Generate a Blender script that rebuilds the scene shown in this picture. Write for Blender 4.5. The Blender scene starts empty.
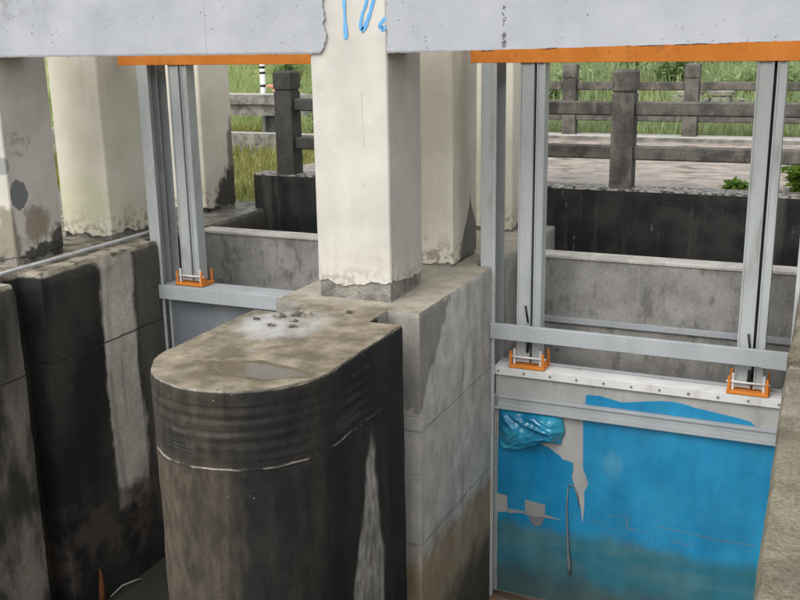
import bpy, bmesh, math, random
from mathutils import Vector, Matrix, noise as mnoise
from mathutils.geometry import tessellate_polygon

# ------------------------------------------------------------------ camera, sky, sun, exposure
S = 0.78                      # all measurements below are in drawing units; S turns them into metres
scene = bpy.context.scene
col = scene.collection

cam_data = bpy.data.cameras.new('camera')
cam = bpy.data.objects.new('camera', cam_data)
col.objects.link(cam)
r = Vector((0.91527832, 0.40249773, -0.01616089))
u = Vector((-0.08747654, 0.23776294, 0.96737616))
f = Vector((-0.39320917, 0.88400473, -0.25282837))
mw = Matrix((r, u, -f)).transposed().to_4x4()
mw.translation = Vector((4.1037, -7.4733, 2.1704)) * S
cam.matrix_world = mw
cam_data.sensor_width = 36.0
cam_data.lens = 993.46 / 800 * 36
cam_data.clip_start = 0.05
cam_data.clip_end = 2000
scene.camera = cam

SUN_EL, SUN_AZ = math.radians(48), math.radians(196)      # azimuth clockwise from +Y
world = bpy.data.worlds.new('World')
scene.world = world
world.use_nodes = True
wt = world.node_tree
sky = wt.nodes.new('ShaderNodeTexSky')
sky.sky_type = 'NISHITA'
sky.sun_disc = False
sky.sun_elevation = SUN_EL
sky.sun_rotation = SUN_AZ
sky.air_density = 1.0
sky.dust_density = 4.0
hsv = wt.nodes.new('ShaderNodeHueSaturation')             # overcast: the blue is mostly gone
hsv.inputs['Saturation'].default_value = 0.18
wt.links.new(sky.outputs[0], hsv.inputs['Color'])
wt.links.new(hsv.outputs[0], wt.nodes['Background'].inputs[0])
wt.nodes['Background'].inputs[1].default_value = 0.15

sun_data = bpy.data.lights.new('sun', 'SUN')
sun_data.energy = 1.1
sun_data.angle = math.radians(150)
sun_data.color = (1.0, 0.965, 0.91)
sun = bpy.data.objects.new('sun', sun_data)
col.objects.link(sun)
sdir = Vector((math.sin(SUN_AZ) * math.cos(SUN_EL), math.cos(SUN_AZ) * math.cos(SUN_EL), math.sin(SUN_EL)))
sun.rotation_euler = (-sdir).to_track_quat('-Z', 'Y').to_euler()
sun.location = (0, -5, 20)

scene.view_settings.view_transform = 'Standard'
scene.view_settings.look = 'None'
scene.view_settings.gamma = 1.0
scene.view_settings.use_curve_mapping = False
scene.view_settings.exposure = 0.66
scene.render.engine = 'CYCLES'
scene.cycles.max_bounces = 8
scene.cycles.diffuse_bounces = 4
scene.cycles.use_adaptive_sampling = True
scene.cycles.adaptive_threshold = 0.03

# ------------------------------------------------------------------ node helpers
class V:
    """a float or colour socket with arithmetic"""
    def __init__(s, m, k): s.m, s.k = m, k
    def _b(s, o, op, sw=False):
        n = s.m.t.nodes.new('ShaderNodeMath'); n.operation = op
        a, b = (o, s) if sw else (s, o)
        for i, x in enumerate((a, b)):
            if isinstance(x, V): s.m.t.links.new(x.k, n.inputs[i])
            else: n.inputs[i].default_value = x
        return V(s.m, n.outputs[0])
    def __add__(s, o): return s._b(o, 'ADD')
    def __radd__(s, o): return s._b(o, 'ADD')
    def __sub__(s, o): return s._b(o, 'SUBTRACT')
    def __rsub__(s, o): return s._b(o, 'SUBTRACT', True)
    def __mul__(s, o): return s._b(o, 'MULTIPLY')
    def __rmul__(s, o): return s._b(o, 'MULTIPLY')
    def __truediv__(s, o): return s._b(o, 'DIVIDE')
    def max(s, o): return s._b(o, 'MAXIMUM')
    def min(s, o): return s._b(o, 'MINIMUM')
    def abs(s): return s._b(0, 'ABSOLUTE')
    def sqrt(s): return s._b(0, 'SQRT')
    def ramp(s, a, b, lo=0.0, hi=1.0):
        n = s.m.t.nodes.new('ShaderNodeMapRange'); n.interpolation_type = 'SMOOTHSTEP'
        s.m.t.links.new(s.k, n.inputs[0])
        if a <= b: vals = (a, b, lo, hi)
        else: vals = (b, a, hi, lo)
        for i, x in enumerate(vals): n.inputs[i + 1].default_value = x
        return V(s.m, n.outputs[0])

class Mat:
    def __init__(s, name, rough=0.85, metal=0.0, spec=0.4):
        s.mat = bpy.data.materials.new(name); s.mat.use_nodes = True
        s.t = s.mat.node_tree
        s.b = s.t.nodes['Principled BSDF']
        s.b.inputs['Roughness'].default_value = rough
        s.b.inputs['Metallic'].default_value = metal
        s.b.inputs['Specular IOR Level'].default_value = spec
        g = s.t.nodes.new('ShaderNodeNewGeometry')
        sc = s.t.nodes.new('ShaderNodeVectorMath'); sc.operation = 'SCALE'
        s.t.links.new(g.outputs['Position'], sc.inputs[0]); sc.inputs['Scale'].default_value = 1 / S
        sp = s.t.nodes.new('ShaderNodeSeparateXYZ'); s.t.links.new(sc.outputs[0], sp.inputs[0])
        s.X, s.Y, s.Z = (V(s, o) for o in sp.outputs)
        sn = s.t.nodes.new('ShaderNodeSeparateXYZ'); s.t.links.new(g.outputs['True Normal'], sn.inputs[0])
        s.NX, s.NY, s.NZ = (V(s, o) for o in sn.outputs)
        s.pv = sc.outputs[0]
    def noise(s, scale, sx=1, sy=1, sz=1, detail=4, rough=0.55, off=0.0):
        mp = s.t.nodes.new('ShaderNodeMapping')
        s.t.links.new(s.pv, mp.inputs[0]); mp.inputs['Scale'].default_value = (sx, sy, sz)
        mp.inputs['Location'].default_value = (off, off * 1.7, off * 2.3)
        n = s.t.nodes.new('ShaderNodeTexNoise'); n.inputs['Scale'].default_value = scale
        n.inputs['Detail'].default_value = min(detail, 4); n.inputs['Roughness'].default_value = rough
        s.t.links.new(mp.outputs[0], n.inputs['Vector'])
        return V(s, n.outputs[0])
    def voro(s, scale, sx=1, sy=1, sz=1):
        mp = s.t.nodes.new('ShaderNodeMapping')
        s.t.links.new(s.pv, mp.inputs[0]); mp.inputs['Scale'].default_value = (sx, sy, sz)
        n = s.t.nodes.new('ShaderNodeTexVoronoi'); n.inputs['Scale'].default_value = scale
        s.t.links.new(mp.outputs[0], n.inputs['Vector'])
        return V(s, n.outputs['Distance'])
    def mix(s, fac, a, b):
        n = s.t.nodes.new('ShaderNodeMix'); n.data_type = 'RGBA'
        if isinstance(fac, V): s.t.links.new(fac.k, n.inputs[0])
        else: n.inputs[0].default_value = fac
        for x, i in ((a, 6), (b, 7)):
            if isinstance(x, V): s.t.links.new(x.k, n.inputs[i])
            else: n.inputs[i].default_value = (*x, 1)
        return V(s, n.outputs[2])
    def gain(s, c, val):
        n = s.t.nodes.new('ShaderNodeMix'); n.data_type = 'RGBA'; n.blend_type = 'MULTIPLY'
        n.inputs[0].default_value = 1
        s.t.links.new(c.k, n.inputs[6])
        cb = s.t.nodes.new('ShaderNodeCombineColor')
        for i in range(3): s.t.links.new(val.k, cb.inputs[i])
        s.t.links.new(cb.outputs[0], n.inputs[7])
        return V(s, n.outputs[2])
    def blob(s, c, rad, amp=0.6, sc=6.0, soft=0.25, off=0.0):
        """soft-edged ragged ellipsoid: 1 inside"""
        d = None
        for a, cc, rr in zip((s.X, s.Y, s.Z), c, rad):
            q = (a - cc) / rr; q = q * q
            d = q if d is None else d + q
        d = d.sqrt() + (s.noise(sc, detail=5, off=off) - 0.5) * 2 * amp
        return d.ramp(1 + soft, 1 - soft)
    def done(s, colr, rough=None, bump=None, strength=0.5, dist=0.02):
        if isinstance(colr, V): s.t.links.new(colr.k, s.b.inputs['Base Color'])
        else: s.b.inputs['Base Color'].default_value = (*colr, 1)
        if isinstance(rough, V): s.t.links.new(rough.k, s.b.inputs['Roughness'])
        elif rough is not None: s.b.inputs['Roughness'].default_value = rough
        if bump is not None:
            n = s.t.nodes.new('ShaderNodeBump'); n.inputs['Strength'].default_value = strength
            n.inputs['Distance'].default_value = dist
            s.t.links.new(bump.k, n.inputs['Height']); s.t.links.new(n.outputs[0], s.b.inputs['Normal'])
        return s.mat

MATS = {}

def grain(m, c, lo=0.72, hi=1.22, sc=55):
    """fine sandy variation plus pits and pale specks"""
    c = m.gain(c, m.noise(sc, detail=6, rough=0.7).ramp(0.25, 0.75, lo, hi))
    pits = m.voro(26).ramp(0.10, 0.05) * m.noise(3.1, off=9).ramp(0.52, 0.6)
    c = m.mix(pits * 0.75, c, (0.05, 0.047, 0.042))
    specks = m.voro(17).ramp(0.075, 0.04) * m.noise(2.3, off=4).ramp(0.55, 0.62)
    return m.mix(specks * 0.6, c, (0.62, 0.6, 0.56))

# --- centre pier
m = Mat('pier_concrete')
n2 = m.noise(5, detail=6); streak = m.noise(7, 1, 1, 0.12, detail=5); big = m.noise(1.1, detail=3)
light = m.mix(n2.ramp(.25, .75), (.40, .385, .35), (.50, .48, .44))
light = m.mix(streak.ramp(.52, .72) * 0.38, light, (.17, .163, .147))
joints = ((m.Z + 1.04 + (n2 - .5) * .03).abs().ramp(.016, .004)).max((m.Z + 2.11 + (n2 - .5) * .03).abs().ramp(.02, .004)).max(
    (m.Z + .90 + (n2 - .5) * .06).abs().ramp(.01, .003) * big.ramp(.45, .55))
light = m.mix(joints * 0.5 * m.noise(6, off=6).ramp(.3, .55), light, (.10, .095, .085))
# wall beside the bay: damp upper front corner, ochre silt below, dark foot
damp = (m.Y + 0.13 - (m.Z + 0.7) * 0.90 + (n2 - .5) * .40 + (streak - .5) * .3).ramp(.04, -.04) * (m.Z + 1.5 + (n2 - .5) * .5).ramp(-.2, .2)
light = m.mix(damp * 0.66, light, (.115, .108, .094))
damp2 = (m.Y - 1.02 + (streak - .5) * 1.1).ramp(.0, .3) * (m.Z + 1.2).ramp(-.5, .9)
light = m.mix(damp2 * 0.3, light, (.16, .155, .14))
silt = (m.Z + 2.2 + (n2 - .5) * .35).ramp(.08, -.15)
light = m.mix(silt * 0.75, light, (.30, .205, .105))
foot = (m.Z + 2.85 + (n2 - .5) * .4 + (streak - .5) * .4).ramp(.15, -.25)
light = m.mix(foot * 0.85, light, (.055, .05, .042))
# nose: black algae and brown silt
alg = m.mix((m.noise(2.0, 1, 1, .45, detail=6, off=3)).ramp(.40, .62), (.0060, .0068, .0072), (.036, .030, .022))
alg = m.mix((m.X + (m.noise(1.7, 1, 1, .3, detail=6, off=5) - .5) * 1.6 + m.Z * .12).ramp(.5, .05) * (m.Z + .5).ramp(.1, -.15) * .8, alg, (.088, .071, .050))
alg = m.mix((m.noise(4, 1, 1, .10, detail=5, off=8).ramp(.52, .68)) * (m.Z + .5).ramp(0, -.3) * .5, alg, (.072, .060, .045))
alg = m.mix((m.Z + .012 + (n2 - .5) * .012).ramp(-.006, .006) * .8, alg, (.30, .28, .24))
bands = ((m.Z + .30).abs().ramp(.24, .16)) * m.noise(1, .5, .5, 24, detail=3, off=6).ramp(.50, .62) * m.noise(2.2, detail=4, off=9).ramp(.42, .58)
alg = m.mix(bands * .7 * (m.Y + 1.3).ramp(.2, -.2), alg, (.085, .077, .064))
alg = m.mix((m.Z + .545 + (n2 - .5) * .05).abs().ramp(.009, .003) * (m.Y + 1.2).ramp(.3, -.3) * m.noise(3, off=2).ramp(.4, .5) * .8, alg, (.38, .34, .28))
yc = m.Y + 1.22 - (m.Z + 1.0) * .10 + (m.noise(3.5, detail=4, off=1) - .5) * .12
hw = (m.Z + .55).ramp(0, -1.7, .035, .31)
pale = (yc.abs() - hw).ramp(.03, -.03) * m.X.ramp(.9, 1.0) * (m.Z + .62 + (n2 - .5) * .6).ramp(.0, -.3)
alg = m.mix(pale * .9, alg, m.mix(n2.ramp(.35, .65), (.23, .215, .185), (.36, .34, .30)))
side = m.mix((m.Y + .45).ramp(.03, -.03), light, alg)
# top: sandy silt, damp, a shallow film of water
topc = m.mix(m.noise(3, detail=7, rough=.65).ramp(.35, .68), (.11, .09, .058), (.255, .222, .162))
topc = m.mix(m.noise(9, detail=5, off=6).ramp(.56, .7) * .6, topc, (.09, .078, .055))
topc = m.mix(m.blob((.55, -1.98, 0), (.40, .19, 1), .5, 5, .12), topc, (.10, .08, .05))
topc = m.mix(m.blob((.15, -.88, 0), (.34, .38, 1), .5, 5, .4, 2) * .6, topc, (.40, .40, .385))  # whitish patch: the white pillar's reflection painted into the wet top
topc = m.mix((m.Y + .25 + (n2 - .5) * .5).ramp(-.1, .3) * .7, topc, (.36, .335, .28))  # rear part painted lighter to offset the shade under lintel and pillars
wet = m.blob((.12, -.90, 0), (.40, .46, 1), 1.0, 7, .22, 1).max(m.blob((.55, -1.98, 0), (.36, .15, 1), .5, 5, .10)).max(m.blob((.2, -1.60, 0), (.13, .07, 1), .9, 9, .15, 3))
top = (m.Z + .03).ramp(-.012, .012) * m.NZ.ramp(.3, .6)
alg_t = m.noise(16, 1, 1, .35, detail=4, off=3).ramp(.3, .7, .68, 1.38)
side = m.gain(side, (alg_t - 1) * (m.Y + .45).ramp(.03, -.03) + 1)
side = m.mix((m.X - .60 + (m.noise(2.5, 1, 1, .3, detail=4, off=7) - .5) * .5).ramp(0, .12) * (m.Y + .45).ramp(.03, -.03) * (1 - pale) * .55, side, (.007, .008, .0085))
blot = m.noise(7, 1, 1, .6, detail=4, off=12).ramp(.3, .7, .86, 1.12)
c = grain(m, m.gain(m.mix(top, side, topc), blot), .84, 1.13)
rgh = .9 - top * wet * .80
pourlines = m.noise(60, detail=6) * .4 - joints * .22 * (m.Y + .45).ramp(-.03, .03) + m.noise(9, detail=5) * .35
pourlines = pourlines * (1 - top * wet)
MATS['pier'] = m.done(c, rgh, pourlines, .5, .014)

# --- bank abutment on the far side of the narrow bay
m = Mat('abutment_concrete')
n2 = m.noise(5, detail=6); streak = m.noise(6, 1, 1, 0.1, detail=5)
black = m.mix(m.noise(1.6, 1, 1, .4, detail=6).ramp(.42, .66), (.007, .0085, .009), (.035, .034, .028))
pale = m.mix(n2.ramp(.3, .7), (.42, .39, .34), (.52, .485, .43))
pale = m.mix(streak.ramp(.52, .7) * .5, pale, (.12, .11, .09))
band = ((m.Y - .84 + (streak - .5) * .28 + (n2 - .5) * .14).abs()).ramp(.33, .23) * (m.Z + 2.75 + (n2 - .5) * .7).ramp(-.2, .2)
grey2 = (m.Y - 1.12 + (streak - .5) * .3).ramp(0, .12) * .35
c = m.mix(band * (1 - (m.Z + .15 + (n2 - .5) * .5).ramp(-.25, .1) * .35), black, pale)
c = m.mix(grey2 * (m.Z + 2.6).ramp(-.3, .3), c, (.20, .19, .165))
mud = (m.Z + 2.55 + (n2 - .5) * .7).ramp(.1, -.3) * (m.Z + 3.45 + (n2 - .5) * .5).ramp(-.2, .2) * m.noise(3.3, detail=6, off=4).ramp(.38, .6)
c = m.mix(mud * .8, c, (.085, .066, .053))
near = m.mix(m.noise(2.2, 1, 1, .35, detail=6, off=2).ramp(.40, .62), (.035, .033, .028), (.25, .225, .19))
near = m.mix((m.Z + 1.3 + (n2 - .5) * .8).ramp(-.5, .5) * .6, near, (.024, .024, .02))
c = m.mix((m.Y + .45).ramp(.03, -.03), c, near)
j = (m.Z + .92 + (n2 - .5) * .04).abs().ramp(.016, .004)
c = m.mix(j * .8, c, (.02, .019, .017))
topc = m.mix(m.noise(4, detail=6).ramp(.35, .65), (.14, .122, .088), (.33, .30, .24))
topc = m.mix(m.noise(7, detail=6, off=5).ramp(.54, .62) * .8, topc, (.05, .055, .035))
topc = m.mix((m.Y - 2.6).ramp(0, .5) * .6, topc, (.12, .12, .11))
top = (m.Z + .04 + (n2 - .5) * .05).ramp(-.015, .015)
c = grain(m, m.mix(top, c, topc))
wet = (m.Y - 2.9).ramp(0, .4) * m.noise(3, detail=4, off=7).ramp(.42, .55)
MATS['abutment'] = m.done(c, .92 - top * wet * .75, m.noise(50, detail=6) + m.noise(8, detail=5) * .5 - j * .5, .6, .016)

# --- near abutment by the wide bay
m = Mat('sandy_concrete')
c = m.mix(m.noise(3, detail=7, rough=.65).ramp(.35, .65), (.135, .118, .083), (.27, .243, .188))
c = m.mix(m.noise(11, detail=6, off=3).ramp(.52, .68) * .6, c, (.13, .115, .08))
c = m.mix((m.noise(1.2, detail=4, off=8)).ramp(.5, .62) * .5, c, (.20, .19, .12))
c = m.mix((m.Z + .3).ramp(0, -.6) * .8, c, (.10, .095, .08))
MATS['sandy'] = m.done(grain(m, c, .6, 1.3, 45), .95, m.noise(35, detail=8, rough=.7) + m.noise(9, detail=5), .8, .03)

# --- plain grey concrete of the breast walls
m = Mat('breast_wall_concrete')
n2 = m.noise(3.5, detail=6)
c = m.mix(n2.ramp(.3, .7), (.215, .21, .195), (.325, .317, .297))
c = m.mix(m.noise(8, 1, 1, .5, detail=6, off=3).ramp(.52, .68) * .65, c, (.115, .11, .10))
c = m.mix(m.noise(22, 1, 1, .22, detail=4, off=8).ramp(.5, .7) * .35, c, (.36, .35, .33))
c = m.mix(m.noise(5, detail=3, off=6).ramp(.66, .72) * .6, c, (.09, .09, .085))
c = m.mix((m.Z + .055).ramp(-.006, .006), c, m.mix(n2.ramp(.4, .6), (.42, .40, .37), (.54, .52, .48)))
MATS['breast'] = m.done(grain(m, c, .8, 1.15), .9, m.noise(60, detail=6) + n2, .4, .015)

# --- cement core of the pillars
m = Mat('bare_cement')
c = m.mix(m.noise(5, detail=6).ramp(.35, .65), (.115, .108, .095), (.27, .255, .225))
c = m.mix(m.noise(4, off=5, detail=5).ramp(.5, .6) * .8 * m.X.ramp(-2.5, -3.2), c, (.022, .022, .02))
MATS['cement'] = m.done(grain(m, c), .95, m.noise(40, detail=7), .8, .02)

# --- painted plaster of the pillars
m = Mat('cream_plaster')
n2 = m.noise(2.2, detail=5); fine = m.noise(14, detail=6)
c = m.mix(n2.ramp(.3, .7), (.455, .436, .395), (.545, .524, .478))
c = m.mix((m.Y - 1.1).ramp(0, .2) * .85, c, m.mix(n2.ramp(.3, .7), (.62, .585, .475), (.70, .665, .56)))  # rear pillars: creamier paint, also lightened to offset shade from the front row
c = m.mix(m.noise(9, 1, 1, .09, detail=4).ramp(.56, .72) * .22, c, (.42, .40, .36))
lowg = (m.Z - .45 + (n2 - .5) * .9).ramp(.2, -.45)
c = m.mix(lowg * fine.ramp(.45, .62) * .55, c, (.40, .36, .27))
c = m.mix((m.Z - .2).ramp(.12, -.12) * fine.ramp(.5, .6) * .7, c, (.25, .225, .18))
# flaked and mouldy patches on the first pillar of the far bank
c = m.mix(m.blob((-3.49, .14, .72), (.3, .11, .15), .55, 7, .05), c, (.15, .165, .155))
c = m.mix(m.blob((-3.49, -.01, 1.02), (.3, .06, .09), .3, 7, .06, 3), c, (.26, .26, .25))
c = m.mix(m.blob((-3.49, .34, .40), (.3, .17, .20), .7, 7, .3, 4) * .75, c, (.17, .13, .085))
c = m.mix(m.blob((-3.49, .18, 1.22), (.3, .2, .12), .5, 14, .1, 6) * fine.ramp(.5, .55) * .7, c, (.30, .29, .27))
c = m.mix(m.blob((-3.55, -.02, .30), (.30, .10, .28), .8, 8, .3, 5) * .75, c, (.14, .115, .07))
c = m.mix(m.blob((-3.49, .45, .02), (.6, .5, .15), .7, 7, .12, 2) * .92, c, (.03, .03, .027))
c = m.mix(m.blob((-3.49, .66, .16), (.3, .12, .2), .5, 7, .15, 6) * .9, c, (.03, .03, .026))
c = m.mix(m.X.ramp(-3.2, -3.4) * (m.Y - .72).abs().ramp(.5, .0) * (m.Z - .2).ramp(.3, -.1) * fine.ramp(.5, .6), c, (.05, .055, .04))
# green tinge low on the second one
c = m.mix(m.blob((-3.9, 1.47, .42), (.45, .2, .3), .4, 3, .5, 2) * .5, c, (.56, .57, .36))
# rear pillar of the far bank: black damp along its back edge
c = m.mix(m.blob((-3.47, 4.05, .12), (.4, .42, .42), .55, 6, .12, 7) * .95, c, (.035, .034, .027))
c = m.mix(m.blob((-3.47, 4.1, .75), (.4, .16, .45), .5, 6, .2, 1) * .8, c, (.08, .074, .06))
# damp tongue on the second pillar of the centre pier
tong = ((m.Y - 1.98).abs() - (m.Z - .66).ramp(.02, -.62, 0, .30) + (fine - .5) * .07).ramp(.02, -.02) * (m.Z - .68).ramp(.02, -.02) * (m.X - .5).ramp(0, .15) * (m.X - .9).ramp(.1, 0) * (m.Y - 1.3).ramp(0, .1)
c = m.mix(tong * .85, c, (.115, .11, .10))
# hairline cracks
crk = (m.X - .475 + (m.noise(5, detail=6, off=2) - .5) * .07).abs().ramp(.006, .001) * (m.Z - 1.35).abs().ramp(.5, .4) * (m.Y + .1).ramp(.3, .05) * m.noise(4, off=8).ramp(.42, .5)
c = m.mix(crk * .6, c, (.22, .20, .17))
c = m.gain(c, m.noise(70, detail=5).ramp(.25, .75, .93, 1.05))
MATS['plaster'] = m.done(c, .8, fine * .5 + m.noise(50, detail=5) * .3 - crk * .5 + n2 * .5, .22, .01)

# --- grey-white paint of the lintel
m = Mat('lintel_paint')
n2 = m.noise(1.7, detail=5); fine = m.noise(14, detail=6)
c = m.mix(n2.ramp(.25, .75), (.30, .318, .348), (.375, .39, .42))
c = m.mix(m.noise(4, detail=6, off=7).ramp(.45, .7) * .35, c, (.42, .43, .448))
c = m.mix(m.noise(7, .5, 1, .14, detail=5).ramp(.54, .75) * .25, c, (.40, .41, .42))
pits = m.voro(24).ramp(.20, .10) * m.noise(2.4, off=3, detail=3).ramp(.50, .62) * m.noise(17, off=1, detail=2).ramp(.45, .55)
pits = pits.max(m.voro(9).ramp(.075, .03) * m.noise(3, off=6).ramp(.46, .5))
c = m.mix(pits * .85, c, (.07, .068, .066))
dirt = (m.X + 2.9).ramp(.5, -.8) * (m.Z - 2.35).ramp(-.05, .25) * fine.ramp(.5, .6)
c = m.mix(dirt * .7, c, (.20, .19, .18))
seam = (m.X + 1.005).abs().ramp(.006, .002)
crack = (m.X - 1.69 + (m.noise(16, detail=3, off=1) - .5) * .05).abs().ramp(.02, .006) * m.noise(26, off=5, detail=2).ramp(.5, .56)
c = m.mix(seam * .45, c, (.22, .215, .21))
c = m.mix(crack * .85, c, (.06, .055, .055))
edge = (m.Z - 2.088 + (fine - .5) * .02).ramp(.006, -.004)
c = m.mix(edge * .6, c, (.16, .15, .14))
MATS['lintel'] = m.done(c, .75, fine * .5 + n2 - pits * 1.0 - crack * .8 - seam * .4, .35, .012)

# --- railing concrete, far wall, kerb
m = Mat('weathered_railing')
c = m.mix(m.noise(4, detail=6).ramp(.35, .65), (.050, .046, .040), (.125, .115, .10))
c = m.mix(m.noise(9, 1, 1, .25, detail=5, off=3).ramp(.55, .7) * .6, c, (.19, .175, .15))
c = m.mix((m.X + 1.2).ramp(0, -1) * .7, c, (.032, .035, .033))
MATS['railing'] = m.done(grain(m, c, .75, 1.25), .8, m.noise(40, detail=6), .5, .015)

m = Mat('black_damp_concrete')
st = m.noise(6, 1, 1, .12, detail=5)
c = m.mix(m.noise(2.5, detail=6).ramp(.4, .65), (.008, .0095, .011), (.03, .031, .027))
c = m.mix(st.ramp(.53, .68) * .55, c, (.085, .08, .062))
c = m.mix(m.noise(12, 1, 1, .3, detail=4, off=4).ramp(.66, .72) * .6 * (m.X - .5).ramp(0, .6), c, (.16, .16, .14))
topm = m.NZ.ramp(.5, .8)
c = m.mix(topm, c, m.mix(m.noise(14, detail=5, off=2).ramp(.44, .56), (.03, .029, .026), (.30, .28, .25)))
MATS['blackwall'] = m.done(c, .85 - topm * m.noise(5, off=3).ramp(.4, .55) * .6, m.noise(40, detail=6), .5, .015)

m = Mat('wet_paving')
n2 = m.noise(2.5, 1, 2, 1, detail=6)
c = m.mix(n2.ramp(.35, .65), (.20, .165, .135), (.40, .345, .295))
c = m.mix(m.noise(9, 1, 2.5, 1, detail=5, off=2).ramp(.58, .68) * .7, c, (.09, .078, .065))
MATS['paving'] = m.done(c, n2.ramp(.4, .6, .18, .7), m.noise(30, detail=6), .3, .01)

m = Mat('pale_kerb')
c = m.mix(m.noise(5, detail=6).ramp(.35, .65), (.10, .097, .085), (.24, .23, .20))
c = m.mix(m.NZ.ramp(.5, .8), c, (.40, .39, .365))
MATS['kerb'] = m.done(grain(m, c), .7, m.noise(30, detail=6), .5, .02)

# --- metalwork
def metal_paint(name, a, b, rough=.45, dirt=(.20, .19, .17), dirtamt=.5, metal=0.0):
    m = Mat(name, rough, metal)
    c = m.mix(m.noise(3, 1, 1, .3, detail=5).ramp(.3, .7), a, b)
    c = m.mix(m.noise(7, 1, 1, .25, detail=6, off=4).ramp(.55, .75) * dirtamt, c, dirt)
    c = m.gain(c, m.noise(80, detail=3).ramp(.3, .7, .94, 1.05))
    return m.done(c, m.noise(6, detail=5).ramp(.3, .7, rough - .12, rough + .15), m.noise(25, detail=4), .12, .005)
MATS['steel'] = metal_paint('grey_steel_frame', (.37, .395, .39), (.45, .475, .475), .42)
MATS['beam'] = metal_paint('pale_grey_beam', (.33, .355, .37), (.39, .415, .43), .45, (.28, .28, .27), .35)
MATS['cap'] = metal_paint('white_gate_cap', (.60, .60, .59), (.70, .70, .69), .5, (.40, .36, .30), .5)
MATS['plate'] = metal_paint('bare_gate_plate', (.31, .31, .30), (.41, .41, .395), .5, (.24, .215, .18), .5)
MATS['patch'] = metal_paint('dirty_bare_plate', (.24, .25, .245), (.31, .315, .30), .55, (.17, .16, .13), .6)
MATS['greyplate'] = metal_paint('slate_gate_plate', (.145, .16, .175), (.19, .205, .22), .5, (.11, .11, .105), .4)
MATS['bolt'] = metal_paint('bolt_steel', (.16, .155, .15), (.24, .235, .22), .5)
m = Mat('orange_paint', .5)
c = m.mix(m.noise(3, detail=4).ramp(.3, .7), (.60, .185, .020), (.68, .23, .034))
c = m.mix(m.noise(9, detail=4, off=4).ramp(.58, .72) * .5, c, (.33, .12, .03))
c = m.mix((m.Z - 2.047 - (m.X - .7).max(0) * .0209 + (m.noise(14, 1, 1, .5, detail=3, off=2) - .5) * .03).ramp(-.003, .005) * m.noise(3.5, detail=3, off=7).ramp(.45, .52) * (m.X + 1.5).ramp(0, .5), c, (.05, .035, .025))
MATS['orange'] = m.done(c, .5, m.noise(25), .15, .005)
MATS['black_rubber'] = metal_paint('black_rubber', (.012, .012, .013), (.022, .022, .022), .6, (.05, .05, .05), .3)
MATS['pipe'] = metal_paint('grey_plastic_pipe', (.38, .40, .41), (.50, .52, .53), .4)
MATS['spray'] = metal_paint('blue_spray_paint', (.06, .27, .58), (.16, .42, .68), .6, (.42, .50, .58), .9)

m = Mat('blue_film', .33)
n2 = m.noise(2, detail=5)
c = m.mix(n2.ramp(.3, .7), (.004, .185, .385), (.014, .245, .45))
c = m.mix(m.noise(1.3, detail=3, off=4).ramp(.45, .7) * .35 + (m.X - 2.0).ramp(0, 1.4) * .25, c, (.030, .29, .49))
grime = (m.Z + 2.72 + (m.noise(3.2, .5, 1, 1, detail=5) - .5) * .22 + (m.noise(11, 1, 1, .3, detail=4, off=3) - .5) * .10).ramp(.04, -.12)
c = m.mix(grime * .82, c, m.mix(m.noise(2.4, .5, 1, 1.6, detail=6, off=2).ramp(.4, .65), (.020, .125, .16), (.065, .16, .16)))
c = m.mix((m.Z + 3.30 + (n2 - .5) * .4).ramp(.2, -.15) * .75, c, (.062, .085, .072))
scr = m.noise(9, .35, 1, 2.5, detail=5, off=5).ramp(.62, .70) * (m.Z + 2.6).abs().ramp(.16, .04)
c = m.mix(scr * .55, c, (.06, .20, .27))
c = m.mix(m.blob((2.3, 1.69, -1.92), (.09, .2, .13), .9, 9, .5) * .22, c, (.20, .40, .50))
c = m.mix(m.noise(30, 1, 1, .5, detail=4, off=6).ramp(.60, .70) * .4 * (m.Z + 1.9).ramp(.3, -.8), c, (.05, .12, .14))
c = m.gain(c, m.noise(5, 1, 1, .25, detail=4, off=9).ramp(.3, .7, .86, 1.1))
MATS['film'] = m.done(c, m.noise(7, detail=4, off=2).ramp(.35, .65, .24, .5) + grime * .3, n2 * 1.5 + m.noise(6, 1, 1, .4, detail=4) * .9, .4, .014)

m = Mat('crumpled_film', .16)
c = m.mix(m.noise(3, detail=4).ramp(.35, .65), (.006, .15, .29), (.035, .30, .45))
m.b.inputs['Coat Weight'].default_value = .5
MATS['crumple'] = m.done(c, .2, m.noise(11, detail=3), .25, .02)

m = Mat('rust')
c = m.mix(m.noise(9, 1, 1, .3, detail=5).ramp(.35, .65), (.05, .018, .007), (.13, .045, .014))
MATS['rust'] = m.done(c, .9, m.noise(30, detail=5), .5, .01)
m = Mat('brown_timber')
c = m.mix(m.noise(5, .3, 1, 3, detail=6).ramp(.35, .65), (.075, .048, .030), (.23, .165, .115))
MATS['timber'] = m.done(c, .85, m.noise(12, .3, 1, 3, detail=6), .6, .02)
m = Mat('pale_twig')
MATS['twig'] = m.done(m.mix(m.noise(20, detail=3), (.25, .24, .22), (.45, .43, .40)), .7)
m = Mat('pebble')
MATS['pebble'] = m.done(m.mix(m.noise(9, detail=3).ramp(.4, .6), (.07, .063, .05), (.22, .20, .165)), .95, m.noise(40), .8, .01)
m = Mat('pink_scrap')
MATS['pink'] = m.done(m.mix(m.noise(7, detail=3).ramp(.4, .6), (.60, .22, .13), (.68, .40, .32)), .6)

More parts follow.
